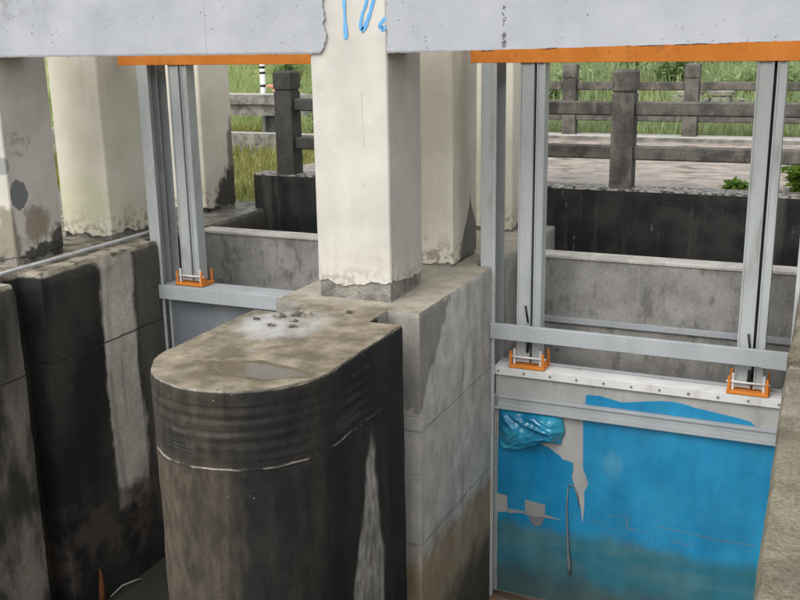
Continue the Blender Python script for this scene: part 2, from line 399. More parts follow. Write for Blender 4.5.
m = Mat('murky_water', .06, 0, .5)
MATS['water'] = m.done(m.mix(m.noise(1.5, detail=4), (.035, .037, .028), (.060, .060, .046)), .05, m.noise(5, detail=3), .06, .01)
m = Mat('muddy_ground')
MATS['ground'] = m.done(m.mix(m.noise(.6, detail=6).ramp(.35, .65), (.045, .045, .026), (.10, .09, .055)), .95, m.noise(6, detail=6), .6, .05)
m = Mat('bank_soil')
c = m.mix(m.noise(1.0, detail=6).ramp(.35, .65), (.17, .22, .07), (.25, .29, .11))
c = m.mix(m.noise(2.4, detail=5, off=3).ramp(.55, .7) * .6, c, (.12, .10, .06))
MATS['bank'] = m.done(c, .95, m.noise(9, detail=6), .8, .06)

def leaf_mat(name, a, b, c3):
    m = Mat(name, .5, 0, .35)
    c = m.mix(m.noise(1.1, detail=4).ramp(.35, .65), a, b)
    c = m.mix(m.noise(22, detail=2, off=3).ramp(.52, .66) * .7, c, c3)
    m.b.inputs['Transmission Weight'].default_value = 0
    m.b.inputs['Subsurface Weight'].default_value = 0
    MATS[name] = m.done(c)
    tr = m.t.nodes.new('ShaderNodeBsdfTranslucent'); mx = m.t.nodes.new('ShaderNodeMixShader'); mx.inputs[0].default_value = .45
    m.t.links.new(c.k, tr.inputs[0]); m.t.links.new(m.b.outputs[0], mx.inputs[1]); m.t.links.new(tr.outputs[0], mx.inputs[2])
    m.t.links.new(mx.outputs[0], m.t.nodes['Material Output'].inputs['Surface'])
leaf_mat('grass_blades', (.26, .34, .12), (.34, .41, .17), (.52, .52, .32))
leaf_mat('dry_grass', (.20, .22, .055), (.30, .29, .09), (.42, .36, .18))
leaf_mat('reed_leaves', (.25, .33, .15), (.33, .41, .21), (.50, .54, .36))
leaf_mat('broad_leaves', (.13, .25, .03), (.20, .33, .05), (.28, .40, .10))
leaf_mat('dark_leaves', (.20, .29, .11), (.27, .36, .15), (.40, .46, .26))

# ------------------------------------------------------------------ mesh helpers
def n3(x, y, z, s=1.0): return mnoise.noise(Vector((x * s, y * s, z * s)))

class MB:
    """collects geometry given in drawing units; build() makes one mesh object in metres"""
    def __init__(s): s.v, s.f, s.sm = [], [], []
    def add(s, verts, faces, smooth=False):
        o = len(s.v); s.v += [tuple(v) for v in verts]
        s.f += [tuple(i + o for i in f) for f in faces]; s.sm += [smooth] * len(faces)
    def box(s, x0, x1, y0, y1, z0, z1, ch=0.006, rough=0.0, seg=1):
        bm = bmesh.new(); bmesh.ops.create_cube(bm, size=1)
        for v in bm.verts: v.co = Vector((x0 if v.co.x < 0 else x1, y0 if v.co.y < 0 else y1, z0 if v.co.z < 0 else z1))
        if rough:
            n = max(2, seg)
            bmesh.ops.subdivide_edges(bm, edges=bm.edges[:], cuts=n, use_grid_fill=True)
            bm.normal_update()
            for v in bm.verts:
                q = v.co * 3.1
                v.co += Vector((n3(*q), n3(q.x + 9, q.y, q.z), n3(q.x, q.y + 7, q.z))) * rough
        elif ch:
            bmesh.ops.bevel(bm, geom=bm.edges[:], offset=ch, segments=1, affect='EDGES')
        bm.verts.index_update()
        s.add([v.co.copy() for v in bm.verts], [[v.index for v in f.verts] for f in bm.faces]); bm.free()
    def tube(s, pts, rad, n=8):
        vs, fs = [], []
        for i, p in enumerate(pts):
            p = Vector(p)
            a = Vector(pts[max(0, i - 1)]); b = Vector(pts[min(len(pts) - 1, i + 1)])
            d = (b - a).normalized(); e1 = d.cross(Vector((.13, .31, .94))).normalized(); e2 = d.cross(e1)
            rr = rad[i] if isinstance(rad, (list, tuple)) else rad
            for k in range(n):
                an = 2 * math.pi * k / n
                vs.append(p + (e1 * math.cos(an) + e2 * math.sin(an)) * rr)
        for i in range(len(pts) - 1):
            for k in range(n):
                fs.append((i * n + k, i * n + (k + 1) % n, (i + 1) * n + (k + 1) % n, (i + 1) * n + k))
        fs.append(tuple(reversed(range(n)))); fs.append(tuple(range((len(pts) - 1) * n, len(pts) * n)))
        s.add(vs, fs, True)
    def slab(s, poly, y0, y1):
        """ragged plate: outline in (x, z), thickness from y0 (front) to y1"""
        n = len(poly)
        tris = tessellate_polygon([[Vector((x, z, 0)) for x, z in poly]])
        vs = [(x, y0, z) for x, z in poly] + [(x, y1, z) for x, z in poly]
        fs = [tuple(t) for t in tris] + [tuple(n + i for i in reversed(t)) for t in tris]
        fs += [(i, n + i, n + (i + 1) % n, (i + 1) % n) for i in range(n)]
        s.add(vs, fs)
    def prism(s, outline, zs, disp=None, smooth=False):
        """outline in (x, y) lofted through zs (top first); disp(x, y, z, nx, ny) gives outward offset"""
        n = len(outline); vs, fs = [], []
        nor = []
        area = sum(outline[i][0] * outline[(i + 1) % n][1] - outline[(i + 1) % n][0] * outline[i][1] for i in range(n))
        sg = 1 if area > 0 else -1
        for i in range(n):
            a, b = outline[i - 1], outline[(i + 1) % n]
            t = Vector((b[0] - a[0], b[1] - a[1]));
            t = t.normalized() if t.length > 1e-9 else Vector((1, 0))
            nor.append((t.y * sg, -t.x * sg))
        for z in zs:
            for (x, y), (nx, ny) in zip(outline, nor):
                d = disp(x, y, z, nx, ny) if disp else 0
                vs.append((x + nx * d, y + ny * d, z))
        for k in range(len(zs) - 1):
            for i in range(n):
                j = (i + 1) % n
                fs.append((k * n + i, k * n + j, (k + 1) * n + j, (k + 1) * n + i))
        s.add(vs, fs, smooth)
        for k in (0, len(zs) - 1):
            ring = vs[k * n:(k + 1) * n]
            tris = tessellate_polygon([[Vector((v[0], v[1], 0)) for v in ring]])
            s.add(ring, [tuple(t) for t in tris])
    def build(s, name, mat, parent=None, org=None):
        if org is None: org = parent['_o'] if parent is not None and '_o' in parent else (0, 0, 0)
        org = Vector(org)
        me = bpy.data.meshes.new(name)
        me.from_pydata([(Vector(v) - org) * S for v in s.v], [], s.f)
        me.polygons.foreach_set('use_smooth', s.sm)
        bm = bmesh.new(); bm.from_mesh(me); bmesh.ops.recalc_face_normals(bm, faces=bm.faces[:]); bm.to_mesh(me); bm.free()
        me.materials.append(MATS[mat] if isinstance(mat, str) else mat); me.update()
        o = bpy.data.objects.new(name, me); col.objects.link(o)
        if parent is not None: o.parent = parent
        else: o.location = org * S
        o['_o'] = tuple(org)
        return o

def tag(o, label, cat=None, group=None, kind=None):
    if label: o['label'] = label
    if cat: o['category'] = cat
    if group: o['group'] = group
    if kind: o['kind'] = kind
    return o
def thing(name, loc, label, cat, group=None):
    o = bpy.data.objects.new(name, None); col.objects.link(o)
    o.empty_display_size = .1
    o.location = Vector(loc) * S; o['_o'] = tuple(float(q) for q in loc)
    return tag(o, label, cat, group)

def dense(poly, step):
    out = []
    for i in range(len(poly)):
        a = Vector(poly[i]); b = Vector(poly[(i + 1) % len(poly)])
        n = max(1, round((b - a).length / step))
        for k in range(n): out.append(tuple(a.lerp(b, k / n)))
    return out
def zlevels(z0, z1, step):
    n = max(1, round(abs(z1 - z0) / step))
    return [z0 + (z1 - z0) * k / n for k in range(n + 1)]

# ------------------------------------------------------------------ setting
b = MB()
b.add([(-900, -900, -4.3), (900, -900, -4.3), (900, 900, -4.3), (-900, 900, -4.3)], [(0, 1, 2, 3)])
tag(b.build('ground', 'ground'), 'dark muddy ground around and under the channel', None, None, 'structure')
b = MB()
b.add([(-9, -60, -3.82), (3.95, -60, -3.82), (3.95, 4.1, -3.82), (-9, 4.1, -3.82)], [(0, 1, 2, 3)])
tag(b.build('water', 'water'), 'shallow murky water at the foot of the walls', None, None, 'structure')

def chip(x, y, z, nx, ny):
    d = n3(x, y, z, 2.2) * .008 + n3(x, y, z, 9) * .004
    if z > -.03: d -= (.03 + z) * .22 + max(0, n3(x, y, 3.3, 7)) * .016 * (1 if z > -.02 else .4)
    return d

# centre pier
R, CX, CY = .68, .38, -1.77
arc = [(CX + R * math.cos(a), CY + R * math.sin(a)) for a in [-math.pi * k / 56 for k in range(57)]]     # right side round the front to the left side
left = dense([(-.30, -1.77), (-.30, -.594), (-.02, -.594), (-.02, -.25), (-.30, -.25), (-.30, 1.60), (-.13, 1.60), (-.13, 2.02), (-.30, 2.02), (-.30, 3.95),
              (1.06, 3.95), (1.06, 2.02), (.90, 2.02), (.90, 1.60), (1.06, 1.60), (1.06, -.25), (.78, -.25), (.78, -.594), (1.06, -.594), (1.06, -1.77)], .05)
outline = arc + left[1:]
# the two ends of the list meet at (1.06, -1.77)
i_last = max(i for i, q in enumerate(outline) if abs(q[0] - 1.06) < 1e-6 and abs(q[1] + 1.77) < 1e-6)
outline = outline[:i_last] if i_last > 100 else outline
def pier_disp(x, y, z, nx, ny):
    d = chip(x, y, z, nx, ny)
    if y < -1.0 and -.5 < z < -.10:      # board marks round the nose
        w = min(1, (-1.0 - y) / .4)
        ph = (z + .10) / .4 * 5
        d += w * .0055 * math.sin(ph * 2 * math.pi + n3(x, y, 0, 2) * .8) * max(.1, .55 + 1.1 * n3(x, y, z, 1.9))
    if y < -1.0 and -.56 < z <= -.535: d += .008 * max(0, n3(x, y, 0, 2.5) + .35)
    return d
b = MB()
zs = [0, -.006, -.02, -.045] + zlevels(-.07, -.60, .0165) + zlevels(-.65, -4.2, .07)
b.prism(outline, zs, pier_disp)
pier = thing('concrete_pier', (.38, 1, -4.2), 'stained concrete pier with rounded black nose standing between the two gate bays', 'pier')
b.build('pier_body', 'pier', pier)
lump_labels = ['largest lump of broken mortar on the wet pier top, in front of the white pillar', 'dark mortar lump left of the largest one on the wet pier top', None, None, None,
               'single mortar lump near the slot on the pier top', 'tiny mortar crumb nearest the left edge of the pier top']
for k, (x, y, sx) in enumerate(((.17, -.62, .075), (.02, -.72, .05), (.10, -.98, .03), (.27, -.95, .032), (.20, -.80, .028), (.52, -.42, .034), (-.12, -.85, .024))):
    b = MB(); bm = bmesh.new(); bmesh.ops.create_icosphere(bm, subdivisions=3, radius=1)
    vs = []
    for v in bm.verts:
        q = v.co * 1.9 + Vector((x * 19, y * 13, k))
        w = 1 + .55 * n3(*q) + .30 * n3(*(q * 2.7))
        vs.append((x + v.co.x * sx * w * 1.2, y + v.co.y * sx * w * .8, .004 + v.co.z * sx * .5 * w))
    b.add(vs, [[v.index for v in f.verts] for f in bm.faces]); bm.free()
    tag(b.build('rubble_lump', 'pebble', None, (x, y, 0)), lump_labels[k] or 'small mortar lump amid the wet sheen on the pier top', 'rubble', 'mortar lumps on the pier top')

# far bank abutment (left of the narrow bay)
ab = [(-2.95, -9), (-2.95, -.594), (-3.24, -.594), (-3.24, -.25), (-2.95, -.25), (-2.95, 1.60), (-3.12, 1.60), (-3.12, 2.02), (-2.95, 2.02), (-2.95, 4.45), (-12, 4.45), (-12, -9)]
def fine_outline(poly, fine):
    out = []
    for i in range(len(poly)):
        a = Vector(poly[i]); c = Vector(poly[(i + 1) % len(poly)])
        n = max(1, round((c - a).length / (.05 if i in fine else 1.0)))
        for k in range(n): out.append(tuple(a.lerp(c, k / n)))
    return out
def ab_disp(x, y, z, nx, ny):
    d = n3(x, y, z, 2.2) * .012 + n3(x, y, z, 8) * .006
    if z > -.16 and x > -4:
        wear = 1 if -.4 < y < .7 else .5
        d -= (.16 + z) ** 2 * 2.6 * wear + max(0, n3(x, y, 1.3, 6)) * .035 * wear * min(1, (z + .16) / .1)
    return d
zs = [0, -.004, -.015, -.03, -.05, -.075, -.10, -.13, -.17] + zlevels(-.22, -4.2, .07)
b = MB()
b.prism(fine_outline(ab, {0, 1, 2, 3, 4, 5, 6, 7, 8}), zs, ab_disp)
tag(b.build('abutment_wall', 'abutment', None, (-3, 0, -4.2)), 'black stained concrete abutment with a pale streak, carrying the left row of pillars', 'abutment')

# near abutment (right edge of the picture)
na = [(3.88, 4.45), (3.88, 2.02), (4.05, 2.02), (4.05, 1.60), (3.88, 1.60), (3.885, -.22), (4.14, -.22), (4.14, -.56), (3.89, -.56), (3.945, -4.2), (4.05, -12), (12, -12), (12, 4.45)]
def na_disp(x, y, z, nx, ny):
    d = n3(x, y, z, 2.5) * .010 + n3(x, y, z, 9) * .006
    if z > -.08 and x < 4.3: d -= (.08 + z) ** 2 * 3 + max(0, n3(x, y, 2.3, 5)) * .02 * (z + .08) / .08
    return d
b = MB()
b.prism(fine_outline(na, {0, 1, 2, 3, 4, 5, 6, 7, 8, 9}), [0, -.004, -.012, -.025, -.045, -.08] + zlevels(-.13, -4.2, .09), na_disp)
tag(b.build('abutment_wall', 'sandy', None, (5, 0, -4.2)), 'sandy rough concrete abutment with a slot at the right edge', 'abutment')

# ------------------------------------------------------------------ pillars: cement core and ragged coat of painted plaster
H = 2.077
def pillar(x0, y0, label, seed, zb, top=2.9):
    x1, y1 = x0 + .70, y0 + .70
    t = thing('concrete_pillar', (x0 + .35, y0 + .35, 0), label, 'pillar', 'painted pillars under the lintel')
    b = MB(); b.box(x0 + .014, x1 - .014, y0 + .014, y1 - .014, -.02, top - .01, 0, .004, 12)
    b.build('cement_core', 'cement', t)
    sq = []
    c = .012
    corners = [(x0 + c, y0), (x1 - c, y0), (x1, y0 + c), (x1, y1 - c), (x1 - c, y1), (x0 + c, y1), (x0, y1 - c), (x0, y0 + c)]
    sq = dense(corners, .02); n = len(sq)
    cx, cy = x0 + .35, y0 + .35
    zs = [0] + [.03 * k for k in range(1, 8)] + zlevels(.3, top, .1)
    vs, fs = [], []
    def bot(x, y):
        return max(.012, zb + .05 * n3(x + seed, y, seed, 3.5) + .032 * n3(x, y + seed, seed, 11) + .014 * n3(x, y, seed, 30))
    for (x, y) in sq:                        # inner lip
        d = Vector((cx - x, cy - y)).normalized()
        vs.append((x + d.x * .022, y + d.y * .022, bot(x, y) + .004))
    for z in zs:
        for (x, y) in sq:
            zb_ = bot(x, y)
            zz = max(z, 0) if z >= zb_ + .02 else zb_ + .02 * (z / (zb_ + .02))
            d = n3(x, y, zz + seed, 2.0) * .005 + n3(x, y, zz + seed, 8) * .0018
            if z == 0: zz = zb_; d -= .003
            dx, dy = x - cx, y - cy
            L = math.hypot(dx, dy)
            vs.append((x + dx / L * d, y + dy / L * d, zz))
    m_ = len(zs)
    for k in range(m_):
        for i in range(n):
            j = (i + 1) % n
            fs.append((k * n + i, k * n + j, (k + 1) * n + j, (k + 1) * n + i))
    fs.append(tuple(range(m_ * n, (m_ + 1) * n)))
    b = MB(); b.add(vs, fs)
    b.build('plaster_coat', 'plaster', t)
    return t
XA = -3.49 - .70
pA = pillar(XA, 0, 'mouldy cream pillar with a grey flaked patch at the left edge of the photo', 1.3, .06)
pillar(XA, 1.47, 'greenish cream pillar second from the left, behind the thin pipe', 4.1, .06)
pillar(XA, 3.38, 'cream pillar with black damp at its foot, behind the left gate post', 7.7, .05)
pM = pillar(0, 0, 'large white pillar on the round pier with blue spray strokes at its top', 2.2, .15)
pillar(0, 1.47, 'cream pillar with a dark damp tongue, directly behind the large white pillar', 5.5, .04)
pillar(0, 3.38, 'narrow strip of cream pillar seen between the gate guide and the lifting post', 9.2, .06)

# blue spray on the large pillar
def stroke(pts, wids):
    b = MB(); vs, fs = [], []
    P = []
    for i in range(len(pts) - 1):
        for k in range(6):
            q = k / 6; P.append((pts[i][0] * (1 - q) + pts[i + 1][0] * q, pts[i][1] * (1 - q) + pts[i + 1][1] * q, wids[i] * (1 - q) + wids[i + 1] * q))
    P.append((*pts[-1], wids[-1]))
    Lf, Rt = [], []
    for i, (x, z, w) in enumerate(P):
        a, c = P[max(0, i - 1)], P[min(len(P) - 1, i + 1)]
        t = Vector((c[0] - a[0], c[1] - a[1])).normalized()
        w2 = w * (1 + .35 * n3(x, 0, z, 40))
        Lf.append((x - t.y * w2, z + t.x * w2)); Rt.append((x + t.y * w2, z - t.x * w2))
    nn = len(P)
    for y in (-.0065, -.002):
        vs += [(x, y, z) for x, z in Lf] + [(x, y, z) for x, z in Rt]
    for i in range(nn - 1):
        fs.append((i, i + 1, nn + i + 1, nn + i))
        fs.append((2 * nn + i, 3 * nn + i, 3 * nn + i + 1, 2 * nn + i + 1))
        fs.append((i, 2 * nn + i, 2 * nn + i + 1, i + 1)); fs.append((nn + i, nn + i + 1, 3 * nn + i + 1, 3 * nn + i))
    b.add(vs, fs)
    return b.build('spray_stroke', 'spray', pM)
stroke([(.326, 2.62), (.331, 2.48), (.334, 2.34), (.337, 2.25), (.338, 2.19)], [.015, .014, .011, .016, .021])
stroke([(.625, 2.62), (.598, 2.50), (.563, 2.39), (.520, 2.29), (.490, 2.252), (.474, 2.29), (.488, 2.37), (.525, 2.45), (.555, 2.56)], [.017, .016, .015, .018, .022, .015, .011, .012, .011])
stroke([(.70, 2.345), (.682, 2.332), (.655, 2.305), (.648, 2.275), (.672, 2.258), (.697, 2.275)], [.010, .015, .014, .016, .018, .012])

# ------------------------------------------------------------------ lintel beams with a ragged painted skin
def ragged(pts, step, amp, seed, closed=True):
    out = []
    n = len(pts)
    for i in range(n):
        a = Vector(pts[i]); c = Vector(pts[(i + 1) % n])
        k = max(1, round((c - a).length / step))
        d = (c - a).normalized(); nr = Vector((d.y, -d.x))
        for q in range(k):
            p_ = a.lerp(c, q / k)
            out.append(tuple(p_ + nr * amp * (n3(p_.x + seed, p_.y, seed, 12) + .6 * n3(p_.x, p_.y + seed, seed, 35))))
    return out
def lintel(xa, xb, skin, label, rise=0.0):
    t = thing('lintel_beam', ((xa + xb) / 2, .2, H), label, 'beam', 'lintel beams across the pillars')
    b = MB(); b.box(xa, xb, .012, .42, H, 2.92, .008)
    b.v = [(x, y, z + rise * max(0, x - .7) if z < 2.3 else z) for x, y, z in b.v]
    b.build('beam_core', 'cement', t)
    b = MB(); b.slab(skin, -.022, .010)
    b.build('paint_skin', 'lintel', t)
def skin_edge(x, amp, seed, up):
    zs = zlevels(H - .004, 2.92, .012)
    pts = [(x + amp * (n3(seed, z, 0, 7) + .55 * n3(seed, z, 3, 24)) + (-.04 * max(0, 1 - (z - H) / .05) if x < .4 else 0), z) for z in zs]
    return pts if up else pts[::-1]
def skin_bottom(x0, x1, seed, rise=0.0):
    n = max(2, int(abs(x1 - x0) / .03))
    return [(x0 + (x1 - x0) * k / n, H - .004 + rise * k / n * abs(x1 - x0) + .005 * n3(x0 + (x1 - x0) * k / n, seed, 0, 6) + .006 * n3(x0 + (x1 - x0) * k / n, seed, 0, 28)) for k in range(1, n)]
lintel(-4.26, -.002, [(-4.27, H - .004)] + skin_bottom(-4.27, .11, 3) + skin_edge(.148, .028, 5.0, True) + [(-4.27, 2.92)],
       'long grey white painted lintel on the left, ragged where it meets the white pillar')
lintel(.702, 8.5, [(8.5, 2.92)] + skin_edge(.712, .030, 8.0, False) + skin_bottom(.712, 8.5, 7, .017) + [(8.5, H + .128)],
       'grey white painted lintel over the wide bay with a dark dotted crack', .017)

# ------------------------------------------------------------------ orange girders under the hoist deck
def girder(xa, xb, label):
    t = thing('orange_girder', ((xa + xb) / 2, 1.8, 1.95), label, 'girder', 'orange girders over the gates')
    b = MB(); b.box(xa, xb, 1.70, 1.715, 1.95, 2.22, .003); b.build('web', 'orange', t)
    b = MB(); b.box(xa, xb, 1.716, 1.86, 1.950, 1.964, .003); b.build('lower_flange', 'orange', t)
    b = MB(); b.box(xa, xb, 1.716, 1.86, 2.206, 2.22, .003); b.build('upper_flange', 'orange', t)
girder(-3.38, -.30 + .18, 'orange painted girder under the left lintel, over the narrow bay')
girder(.80, 6.0, 'long orange painted girder under the right lintel, over the blue gate')

# ------------------------------------------------------------------ gate bays
def guide(x_wall, sgn, label, ztop=1.95):
    """channel on the wall; sgn = +1 opens towards +x"""
    t = thing('gate_guide', (x_wall, 1.8, -3.8), label, 'gate guide', 'steel gate guides on the bay walls')
    xb = x_wall - sgn * .125
    a, c = sorted((xb, xb + sgn * .008)); b = MB(); b.box(a, c, 1.625, 1.955, -3.8, ztop, .002); b.build('web', 'steel', t)
    a, c = sorted((xb + sgn * .009, x_wall + sgn * .012))
    for (y0, y1) in ((1.612, 1.624), (1.956, 1.968)):
        b = MB(); b.box(a, c, y0, y1, -3.8, ztop, .002); b.build('flange', 'steel', t)
    a, c = sorted((xb + sgn * .010, xb + sgn * .075))
    for y0 in (1.70, 1.87):
        b = MB(); b.box(a, c, y0, y0 + .014, -3.8, ztop, .002); b.build('rib', 'steel', t)
    a, c = sorted((x_wall + sgn * .0, x_wall + sgn * .035))
    b = MB(); b.box(a, c, 1.600, 1.611, -3.8, ztop, .002); b.build('face_angle', 'steel', t)
    return t
guide(-2.95, 1, 'grey steel gate guide on the left wall of the narrow bay')
guide(-.30, -1, 'grey steel gate guide of the narrow bay, behind the white pillar')
guide(1.06, 1, 'grey steel gate guide beside the pillar with the damp tongue')
guide(3.88, -1, 'grey steel gate guide at the right end of the wide bay')

def cross_beam(xa, xb, z0, z1, label):
    t = thing('cross_beam', ((xa + xb) / 2, 1.6, z0), label, 'beam', 'pale steel beams across the bays')
    b = MB(); b.box(xa, xb, 1.545, 1.557, z0, z1, .003); b.build('face_plate', 'beam', t)
    b = MB(); b.box(xa, xb, 1.558, 1.598, z1 - .012, z1 - .001, .003); b.build('top_flange', 'beam', t)
    b = MB(); b.box(xa, xb, 1.558, 1.598, z0 + .001, z0 + .012, .003); b.build('bottom_flange', 'beam', t)
    if xb > 3: b = MB(); b.box(3.62, xb, 1.538, 1.5445, z0 - .004, z1 + .004, .002); b.build('splice_plate', 'beam', t)
    for x in (xa + .02, xb - .035):
        b = MB(); b.box(x, x + .012, 1.558, 1.597, z0 + .014, z1 - .014, 0); b.build('end_stiffener', 'beam', t)
cross_beam(-2.945, -.305, -.665, -.505, 'pale grey steel beam across the narrow left bay')
cross_beam(1.065, 3.875, -.715, -.56, 'long pale grey steel beam across the wide bay above the blue gate')

def lifting_post(xc, zb, label, w=.245):
    t = thing('lifting_post', (xc, 1.8, zb), label, 'post', 'grey twin channel lifting posts')
    y0, y1 = 1.72, 1.86
    half = w / 2
    for k, sg in enumerate((-1, 1)):
        xa, xb = (xc - half, xc + .016) if sg < 0 else (xc + .040, xc + half)
        b = MB(); b.box(xa, xb, y0, y0 + .012, zb + .05, 1.949, .003)            # face
        xo = xa if sg < 0 else xb - .010
        b.box(xo, xo + .010, y0 + .0125, y1, zb + .05, 1.949, .002)
        xi = xb - .010 if sg < 0 else xa
        b.box(xi, xi + .010, y0 + .0125, y1, zb + .05, 1.949, .002)
        for xl in (xa + .001, xb - .016):
            b.box(xl, xl + .015, y0 - .010, y0 - .0005, zb + .05, 1.949, .002)
        b.build('channel', 'steel', t)
    b = MB(); b.box(xc + .0175, xc + .0385, y0 + .05, y0 + .10, zb + .06, 1.949, 0); b.build('rack_strip', 'black_rubber', t)
    br = MB(); br.box(xc - .185, xc + .185, 1.655, 1.90, zb, zb + .03, .004)
    base = br.build('bracket', 'orange', t); tag(base, 'orange painted foot bracket')
    for sx in (-1, 1):
        for yy in (1.665, 1.872):
            b = MB(); b.box(xc + sx * .165 - .012, xc + sx * .165 + .012, yy, yy + .018, zb + .031, zb + .17, .003); b.build('lug', 'orange', base)
        b = MB(); b.box(xc + sx * .135 - .011, xc + sx * .135 + .011, 1.690, 1.708, zb + .031, zb + .19, .002); b.build('upright', 'cap', base)
    b = MB(); b.tube([(xc - .19, 1.686, zb + .112), (xc + .19, 1.686, zb + .112)], .011); b.build('pin', 'cap', base)
    b = MB(); b.box(xc + .150, xc + .19, 1.690, 1.735, zb + .032, zb + .10, .004); b.build('nut_block', 'orange', base)
    return t
lifting_post(-2.60, -.515, 'grey twin channel lifting post in the narrow left bay')
lifting_post(-.68, -.515, 'grey twin channel lifting post hidden behind the large white pillar')
pL = lifting_post(1.41, -1.035, 'grey lifting post at the left end of the blue gate')
pR = lifting_post(3.51, -1.035, 'grey lifting post at the right end of the blue gate')
for p_, xc, z in ((pL, 1.41, -.53), (pR, 3.51, -.60)):
    b = MB(); b.tube([(xc - .03, 1.70, z + .14), (xc - .018, 1.705, z + .06), (xc, 1.70, z - .03)], .010, 6); b.build('cable_end', 'black_rubber', p_)
    b = MB(); b.tube([(xc, 1.70, z - .20), (xc + .006, 1.695, z - .26), (xc - .004, 1.70, z - .34)], [.012, .02, .014], 6); b.build('hook', 'black_rubber', p_)

def hexbolt(mb, x, z, y, rad=.013, t=.010):
    vs = [(x + rad * math.cos(k * math.pi / 3), yy, z + rad * math.sin(k * math.pi / 3)) for yy in (y - t, y + .004) for k in range(6)]
    fs = [tuple(range(6)), tuple(reversed(range(6, 12)))] + [(k, (k + 1) % 6, 6 + (k + 1) % 6, 6 + k) for k in range(6)]
    mb.add(vs, fs)

# gate of the wide bay
G = thing('sluice_gate', (2.47, 1.75, -3.62), 'closed sluice gate with torn bright blue film in the wide right bay', 'gate', 'sluice gates')
gx0, gx1 = 1.075, 3.865
b = MB(); b.box(gx0, gx1, 1.700, 1.83, -3.60, -1.062, .004); b.build('skin_plate', 'plate', G)
cp = MB(); cp.box(gx0 - .006, gx1 + .004, 1.662, 1.674, -1.125, -1.040, .002); cp.box(gx0 - .006, gx1 + .004, 1.6745, 1.90, -1.060, -1.040, .002)
cap = cp.build('top_cap', 'cap', G)
for k in range(11):
    b = MB(); hexbolt(b, 1.12 + k * .267, -1.085, 1.662); b.build('bolt', 'bolt', cap)
b = MB(); b.box(gx0 + .01, gx1 - .01, 1.86, 1.885, -1.039, -1.012, .004); b.build('seal_bar', 'beam', G)
rl = MB()
for (z0, z1, y0) in ((-1.362, -1.338, 1.640), (-1.410, -1.363, 1.658), (-1.455, -1.411, 1.648), (-1.480, -1.456, 1.625)):
    rl.box(gx0 + .002, gx1 - .002, y0, 1.6995, z0, z1, .002)
rail = rl.build('stiffener_rail', 'beam', G)
b = MB(); b.box(gx0 - .004, gx0 + .05, 1.634, 1.6395, -1.475, -1.340, .002); b.build('end_block', 'bolt', rail)
b = MB(); b.box(gx0, gx0 + .022, 1.672, 1.6995, -3.58, -1.49, .002); b.build('side_seal', 'steel', G)
b = MB(); b.box(gx0 - .01, gx1 + .01, 1.60, 1.88, -3.70, -3.605, .012, .006, 10)
tag(b.build('sill_timber', 'timber', None, (2.4, 1.7, -3.7)), 'brown timber sill under the blue gate', 'timber')

fl = [(1.115, -1.80), (1.20, -1.79), (1.35, -1.80), (1.50, -1.82), (1.645, -1.850), (1.72, -1.90), (1.771, -1.930), (1.80, -1.962), (1.854, -1.966), (1.906, -1.979), (1.905, -2.06), (1.900, -2.144),
      (1.915, -2.20), (1.945, -2.29), (1.975, -2.38), (2.002, -2.50), (2.012, -2.58), (2.03, -2.66), (2.06, -2.76), (2.07, -3.0), (2.07, -3.3), (2.06, -3.585), (1.112, -3.585), (1.112, -2.68),
      (1.115, -2.665), (1.22, -2.655), (1.225, -2.60), (1.215, -2.46), (1.110, -2.45), (1.112, -2.1)]
b = MB(); b.slab(ragged(fl, .03, .006, 2), 1.6938, 1.6993); b.build('film_sheet', 'film', G)
fr = [(1.994, -1.485), (2.002, -1.80), (2.010, -2.03), (2.04, -2.10), (2.065, -2.17), (2.05, -2.22), (2.027, -2.276), (2.034, -2.40), (2.030, -2.53), (2.012, -2.70), (2.012, -3.0), (2.015, -3.3), (2.005, -3.585), (3.862, -3.585), (3.862, -1.485)]
b = MB(); b.slab(ragged(fr, .03, .005, 5), 1.692, 1.6996); b.build('film_sheet', 'film', G)
fu = [(2.013, -1.335), (2.013, -1.243), (2.07, -1.236), (2.151, -1.233), (2.25, -1.25), (2.36, -1.27), (2.492, -1.25), (2.62, -1.225), (2.75, -1.205), (2.867, -1.199), (2.98, -1.215), (3.06, -1.232), (3.145, -1.241), (3.30, -1.262), (3.45, -1.280), (3.551, -1.297), (3.60, -1.335)]
b = MB(); b.slab(ragged(fu, .03, .003, 8), 1.692, 1.6996); b.build('film_sheet', 'film', G)
# crumpled loose film
vs, fs = [], []
nx, nz = 70, 46
for j in range(nz + 1):
    for i in range(nx + 1):
        q, w = i / nx, j / nz
        x = 1.125 + q * (.655 + .03 * math.sin(w * 3)) + .02 * n3(q * 3, w * 3, 1.1)
        z = -1.487 - w * (.385 - .05 * q + .05 * math.sin(q * 5 + .6)) + .012 * n3(q * 5, w * 5, 4.4)
        edge_ = min(1, min(q, 1 - q) * 7) * min(1, (w + .02) * 6)
        ph = (q * 1.0 - w * 1.1)
        rdg = (1 - abs(n3(ph * 3.4 + 2, (q + w) * 1.2, .7)) * 2) * .8 + (1 - abs(n3(q * 4 + 3, w * 4, 5.2)) * 2) * .28 + (1 - abs(n3((q + w) * 7 + 3, (q - w) * 3, 2.2)) * 2) * .20
        d = .012 + edge_ * (.02 + .05 * rdg + .055 * math.sin(w * math.pi) * (.5 + q))
        vs.append((x, 1.690 - d, z))
for j in range(nz):
    for i in range(nx):
        a = j * (nx + 1) + i; fs.append((a, a + 1, a + nx + 2, a + nx + 1))
b = MB(); b.add(vs, fs, True)
o = b.build('crumpled_film', 'crumple', G); tag(o, 'loose crumpled blue plastic film')
sm_ = o.modifiers.new('thickness', 'SOLIDIFY'); sm_.thickness = .003
